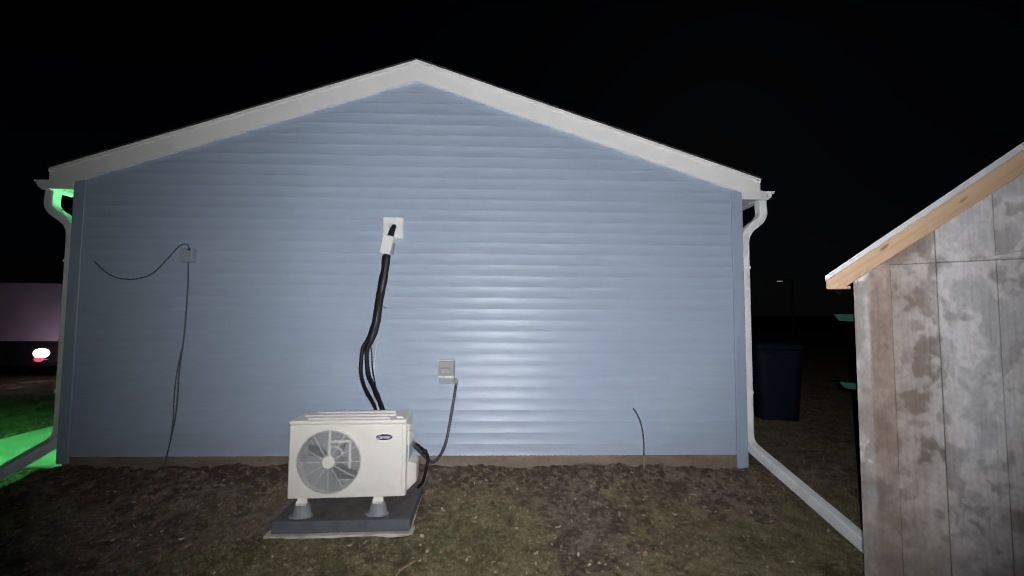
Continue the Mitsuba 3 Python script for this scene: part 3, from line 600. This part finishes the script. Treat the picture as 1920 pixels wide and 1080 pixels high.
# rake boards (pine) with pale metal roof edge above, eave soffit strip
for m_ in (0, 1):
    f = (lambda s: s) if m_ == 0 else (lambda s: RW - s)
    tail = -0.122
    lo = lambda s: 1.462 + RS * s
    th = 0.098
    pts = [(f(tail), 1.424), (f(tail), lo(tail) + th + 0.0), (f(RW / 2), lo(RW / 2) + th), (f(RW / 2), lo(RW / 2)), (f(-0.052), 1.424)]
    shp('rake_board', prism(pts, -0.052, -0.022), 'pine', label='new pine rake board along the shed roof edge' if m_ == 0 else None)
    ov = -0.126
    up_ = lambda s: lo(s) + th + 0.002
    pts = [(f(ov), up_(ov)), (f(RW / 2), up_(RW / 2)), (f(RW / 2), up_(RW / 2) + 0.036), (f(ov), up_(ov) + 0.028)]
    shp('roof_edge', prism(pts, -0.060, -0.005), 'roof_edge')
    pts = [(f(ov), up_(ov) + 0.002), (f(RW / 2), up_(RW / 2) + 0.002), (f(RW / 2), up_(RW / 2) + 0.034), (f(ov), up_(ov) + 0.026)]
    shp('roof', prism(pts, -0.0045, 2.0), 'shingle')
    xa, xb = sorted((f(-0.118), f(-0.0185)))
    shp('eave_board', box(xa, xb, -0.0215, 0.06, 1.4245, 1.440), 'pine')
# teal boards sticking out of the left side wall
for z0, z1, o, dpt, tk, lab in ((1.247, 1.290, -0.118, 0.60, 0.30, 'upper'), (0.812, 0.846, -0.100, 0.62, 0.05, 'lower')):
    shp('teal_board', prism([(-0.0145, z0 - 0.004), (-0.0145, z1), (o, z1), (o + 0.026, z0)], dpt, dpt + tk), 'teal_paint', label='%s teal painted board sticking out past the left edge of the shed' % lab)

# ------------------------------------------------------------------ wheeled bin behind the garage corner
B_ = thing('wheeled_bin', 'dark navy wheeled bin barely visible between garage and shed', 'bin')
MB_ = trans(3.80, 1.95, -0.13) @ rotz(-0.25)
def bin_part(n_, mesh, m, **kw): return put(B_ + '__' + n_, xf(mesh, MB_), m, **kw)
bin_part('body', man(m3.Manifold.batch_hull([m3.Manifold.cylinder(0.01, r, r, 16).translate([x, y, z]) for x, y, z, r in [(sx * 0.13, sy * 0.14, 0.03, 0.12) for sx in (-1, 1) for sy in (-1, 1)] + [(sx * 0.18, sy * 0.19, 0.90, 0.12) for sx in (-1, 1) for sy in (-1, 1)]])), 'bin_navy', smooth=40)
bin_part('rim', man(m3.Manifold.batch_hull([m3.Manifold.cylinder(0.035, 0.12, 0.12, 20).translate([sx * 0.19, sy * 0.20, 0.915]) for sx in (-1, 1) for sy in (-1, 1)])), 'bin_navy', smooth=40)
bin_part('lid', man(m3.Manifold.batch_hull([m3.Manifold.sphere(0.06, 12).translate([sx * 0.24, sy * 0.25, z]) for sx in (-1, 1) for sy, z in ((-1, 0.99), (1, 1.03))])), 'bin_navy', smooth=40)
bin_part('handle', tube([(-0.2, 0.35, 1.0), (-0.2, 0.42, 1.02), (0.2, 0.42, 1.02), (0.2, 0.35, 1.0)], 0.014), 'bin_navy', smooth=True)
for sx in (-1, 1):
    bin_part('wheel', shift(xf(lathe([(0.12, -0.025), (0.125, 0.0), (0.12, 0.025)], 24), roty(math.pi / 2)), sx * 0.27, 0.27, 0.125), 'lamp_black', smooth=40)

# ------------------------------------------------------------------ left background: trailer with a lit lamp
V_ = thing('cargo_trailer', 'dim pale trailer in the dark at the left edge with a lit lamp', 'trailer')
MV = trans(-10.4, 5.2, -0.2) @ rotz(0.06)
def tr(n_, mesh, m, parent=V_, **kw): return put(parent + '__' + n_, xf(mesh, MV), m, **kw)
tr('body', box(-3.0, 2.2, 0.0, 2.2, 0.86, 2.06, 0.03), 'trailer_pale', smooth=40)
tr('skirt', box(-2.96, 2.16, 0.03, 2.1, 0.36, 0.859), 'trailer_dark')
for zz in (1.26, 1.66): tr('seam_strip', box(-2.98, 2.18, -0.006, 0.004, zz, zz + 0.012), 'trailer_pale')
for xx in (-1.3, -0.5): tr('wheel', shift(xf(lathe([(0.2, -0.1), (0.33, -0.09), (0.34, 0.0), (0.33, 0.09), (0.2, 0.1)], 28), rotx(math.pi / 2)), xx, 0.12, 0.34), 'lamp_black', smooth=40)
LPX = 1.70
lp = tr('lamp', cat([box(LPX - 0.12, LPX + 0.12, -0.70, -0.64, 0.48, 0.56, 0.012), tube([(LPX, 0.03, 0.50), (LPX, -0.3, 0.47), (LPX, -0.66, 0.50)], 0.02)]), 'trailer_dark')
scene[put(lp + '__white_lens', xf(shift(lathe([(0.05, -0.085), (0.10, -0.06), (0.13, 0.0), (0.10, 0.06), (0.03, 0.09)], 20, 1.0, 0.7), LPX, -0.67, 0.675), MV), 'plastic_white', smooth=40)]['emitter'] = {'type': 'area', 'radiance': rgb(17.0, 13.0, 16.5)}
scene[put(lp + '__red_lens', xf(shift(xf(lathe([(0.0, 0.0), (0.09, 0.001), (0.08, 0.02), (0.03, 0.03)], 20, 1.0, 0.7), rotx(math.pi / 2)), LPX - 0.015, -0.690, 0.570), MV), 'red_plastic', smooth=40)]['emitter'] = {'type': 'area', 'radiance': rgb(0.85, 0.08, 0.16)}

# green lamp on the left side wall, out of sight round the corner
GL = thing('wall_lamp', 'green lamp on the left side wall, its glow spilling round the garage corner', 'lamp')
LX, LY, LZ = XL - 0.085, 0.80, 2.05
put(GL + '__back_plate', chamfer_box(XL - 0.016, XL + 0.003, LY - 0.06, LY + 0.06, LZ - 0.09, LZ + 0.09, 0.004), 'lamp_black')
put(GL + '__arm', tube([(XL - 0.01, LY, LZ + 0.06), (XL - 0.05, LY, LZ + 0.075), (LX, LY, LZ + 0.062)], 0.009), 'lamp_black', smooth=True)
put(GL + '__cap', shift(lathe([(0.045, 0.045), (0.040, 0.058), (0.012, 0.068)], 18), LX, LY, LZ), 'lamp_black', smooth=40)
gn = np.array([-0.46, -0.66, -0.58]); gn /= np.linalg.norm(gn)
Rg = trimesh.geometry.align_vectors([0, 0, 1], gn); Mg = trans(LX, LY, LZ) @ Rg
put(GL + '__housing', xf(lathe([(0.030, -0.05), (0.058, -0.03), (0.060, 0.012), (0.056, 0.012), (0.054, -0.004)], 20), Mg), 'lamp_black', smooth=40)
gb = put(GL + '__lens', xf(lathe([(0.053, -0.002), (0.050, 0.003), (0.030, 0.006), (0.010, 0.007)], 20), Mg), 'plastic_white', smooth=True)
scene[gb]['emitter'] = {'type': 'area', 'radiance': rgb(400.0, 3000.0, 720.0)}

# far street lamp between garage and shed
FL = thing('street_lamp', 'tiny far lamp glimmering in the dark between garage and shed', 'street lamp')
fx, fy, fz = 24.85, 34.0, 4.36
put(FL + '__pole', shift(lathe([(0.08, -4.6), (0.05, 0.05)], 10), fx + 1.1, fy, fz), 'lamp_black')
put(FL + '__arm', tube([(fx + 1.1, fy, fz), (fx + 0.8, fy, fz + 0.10), (fx + 0.3, fy, fz + 0.08)], 0.03), 'lamp_black', smooth=True)
hd = put(FL + '__head', box(fx - 0.25, fx + 0.35, fy - 0.12, fy + 0.12, fz - 0.0, fz + 0.09, 0.03), 'lamp_black', smooth=40)
scene[put(FL + '__lens', box(fx - 0.20, fx + 0.20, fy - 0.10, fy + 0.10, fz - 0.075, fz - 0.001), 'plastic_white')]['emitter'] = {'type': 'area', 'radiance': rgb(0.16, 0.16, 0.17)}

# ------------------------------------------------------------------ ground cover
def scatter(n, x0, x1, y0, y1, seed):
    r = np.random.default_rng(seed); x, y = r.uniform(x0, x1, n), r.uniform(y0, y1, n)
    bad = (x > -1.66) & (x < -0.52) & (y > -1.0) & (y < -0.2)
    bad |= (x > XL - 0.02) & (x < XR) & (y > -0.015)
    bad |= (x > -5.33) & (x < -3.8) & (y > 0.0)
    s = (x - P0[0]) * td[0] + (y - P0[1]) * td[1]; q = (x - P0[0]) * nd[0] + (y - P0[1]) * nd[1]
    bad |= (s > -0.03) & (q > -0.03) & (s < RW) & (q < 1.95)
    return x[~bad], y[~bad], r
def blades(n, x0, x1, y0, y1, seed, hmin, hmax, dens):
    x, y, r = scatter(n, x0, x1, y0, y1, seed)
    m = meshkit.fbm(np.stack([x * 1.6, y * 1.6, 0 * x + 2], -1), 3, 31)
    f = meshkit.fbm(np.stack([x * 6, y * 6, 0 * x + 2], -1), 2, 37)
    keep = r.uniform(0, 1, len(x)) < np.clip((0.7 * m + 0.3 * f - dens) * 5, 0.04, 1) * (1 - 0.8 * sst(-0.6, -0.1, y) * (x > XL) * (x < XR))
    x, y = x[keep], y[keep]; N = len(x); z = ground_z(x, y) - 0.004
    a = r.uniform(0, 2 * np.pi, N); h = r.uniform(hmin, hmax, N); lean = r.uniform(0.3, 2.2, N) * h; w = r.uniform(0.0018, 0.0042, N)
    d = np.stack([np.cos(a), np.sin(a), 0 * a], -1); e = np.stack([-np.sin(a), np.cos(a), 0 * a], -1); b = np.stack([x, y, z], -1)
    mid = b + d * lean[:, None] * 0.35; mid[:, 2] += 0.65 * h
    tip = b + d * lean[:, None]; tip[:, 2] += h * r.uniform(0.5, 1.0, N)
    V = np.stack([b - e * w[:, None], b + e * w[:, None], mid + e * w[:, None] * 0.8, mid - e * w[:, None] * 0.8, tip], 1).reshape(-1, 3)
    k5 = 5 * np.arange(N)[:, None]
    return tm(V, np.concatenate([k5 + [0, 1, 2], k5 + [0, 2, 3], k5 + [3, 2, 4]]))
put('grass', cat([blades(150000, -4.6, 3.2, -3.3, 0.0, 1, 0.006, 0.026, 0.40), blades(60000, -12.0, -3.9, -1.2, 5.0, 2, 0.02, 0.06, 0.30), blades(30000, 2.2, 6.5, -1.5, 3.5, 3, 0.01, 0.05, 0.40)]), 'blade')
labels['grass'] = {'label': 'thin short grass and moss growing on the soil', 'category': 'grass', 'kind': 'stuff'}

def clod(r, s):
    t = trimesh.creation.icosphere(subdivisions=1, radius=1.0); v = t.vertices
    v = v * (0.7 + 0.6 * meshkit.noise(v * 1.7 + s, 3))[:, None]; t.vertices = v * r * np.array([1.5, 1.0, 0.6]) + rng.normal(0, 0.10 * r, v.shape); return t
x, y, r = scatter(1500, XL, XR + 0.2, -0.60, -0.02, 11)
x2, y2, r_ = scatter(500, -4.5, 3.0, -3.2, -0.3, 12)
cl = []
for i, (a, b) in enumerate(list(zip(x, y)) + list(zip(x2, y2))):
    if i < len(x) and rng.uniform() < sst(-0.02, -0.5, np.array(b)) * 0.85: continue
    s = rng.uniform(0.005, 0.019) * (1.25 if i < len(x) else 0.5)
    cl.append(shift(xf(clod(s, i * 3.1), rotz(rng.uniform(0, 6.3))), a, b, float(ground_z(a, b)) + 0.15 * s))
put('soil_clods', cat(cl), 'clod')
labels['soil_clods'] = {'label': 'dark crumbly soil clods along the foot of the garage wall', 'category': 'soil', 'kind': 'stuff'}

def leaf(L_, W, curl, seed):
    r = np.random.default_rng(seed); n = 7; V = []
    for i in range(n):
        u = i / (n - 1); w = W * math.sin(math.pi * min(1, u * 0.92 + 0.06)) ** 0.8 * (1 + 0.6 * r.uniform(-1, 1))
        z = curl * L_ * (u - 0.5) ** 2 * 2
        V += [(u * L_ - L_ / 2, -w, z + curl * w * 1.1), (u * L_ - L_ / 2, 0, z), (u * L_ - L_ / 2, w, z + curl * w * 0.8)]
    Fc = []
    for i in range(n - 1):
        for j in range(2):
            a = i * 3 + j; Fc += [[a, a + 1, a + 4], [a, a + 4, a + 3]]
    return tm(V, Fc)
def lay(mesh, a, b, lift=0.006):
    M = trans(a, b, float(ground_z(a, b)) + lift) @ rotz(rng.uniform(0, 6.3)) @ rotx(rng.uniform(-0.5, 0.5)) @ roty(rng.uniform(-0.4, 0.4))
    return xf(mesh, M)
for m_, n, sd in (('leaf_pale', 1000, 21), ('leaf_tan', 1300, 22), ('leaf_brown', 1100, 23), ('leaf_red', 420, 24)):
    x, y, r = scatter(n, -4.2, 2.9, -3.1, -0.04, sd)
    ms = [lay(leaf(rng.uniform(0.012, 0.034 if m_ != 'leaf_pale' else 0.042), rng.uniform(0.002, 0.009), rng.uniform(-0.4, 1.1), i), a, b) for i, (a, b) in enumerate(zip(x, y))]
    k = entry('leaf_litter'); put(k, cat(ms), m_)
    labels[k] = {'label': {'leaf_pale': 'pale bleached leaf scraps speckled over the soil', 'leaf_tan': 'tan leaf scraps scattered over the soil', 'leaf_brown': 'dark brown leaf scraps scattered over the soil', 'leaf_red': 'reddish brown leaf scraps scattered over the soil'}[m_], 'category': 'leaves', 'kind': 'stuff'}
# single larger leaves where the photograph shows them
spots = [(-0.40, -0.66, 'leaf_pale', .055), (-0.50, -0.98, 'leaf_pale', .05), (-0.44, -1.16, 'leaf_pale', .04), (-0.18, -1.24, 'leaf_pale', .03), (0.17, -0.42, 'leaf_pale', .05), (0.04, -0.40, 'leaf_tan', .05), (0.05, -1.30, 'leaf_pale', .04), (0.02, -1.60, 'leaf_yellow', .05),
         (0.20, -1.72, 'leaf_pale', .05), (-0.30, -1.55, 'leaf_tan', .05), (0.95, -1.20, 'leaf_tan', .06), (1.40, -1.36, 'leaf_tan', .05), (1.62, -1.78, 'leaf_pale', .05), (2.02, -0.52, 'leaf_tan', .05), (0.45, -0.86, 'leaf_pale', .04), (0.62, -1.56, 'leaf_pale', .035), (0.66, -1.57, 'leaf_pale', .03), (1.18, -0.18, 'leaf_pale', .04), (-0.35, -1.75, 'leaf_red', .06), (0.95, -1.66, 'leaf_red', .07)]
colw = {'leaf_pale': 'pale', 'leaf_tan': 'tan', 'leaf_yellow': 'yellow', 'leaf_red': 'reddish'}
for i, (a, b, m_, s) in enumerate(spots):
    k = thing('fallen_leaf', 'yellow fallen leaf on the soil near the bottom of the photo' if m_ == 'leaf_yellow' else 'larger %s fallen leaf lying on the bare soil' % colw[m_], 'leaf', None if m_ == 'leaf_yellow' else 'larger %s leaves on the soil' % colw[m_])
    put(k, lay(leaf(s * 0.9, s * 0.24, rng.uniform(0.1, 0.6), 100 + i), a, b, 0.010), m_)
T_ = thing('twig', 'pale bent twig on the soil to the right of the dark pad', 'twig')
tp = [(-0.72, -1.72), (-0.66, -1.58), (-0.60, -1.46), (-0.57, -1.34), (-0.50, -1.26)]
put(T_, tube([(a, b, float(ground_z(a, b)) + 0.012) for a, b in tp], 0.006, 7, 5), 'leaf_tan', smooth=True)
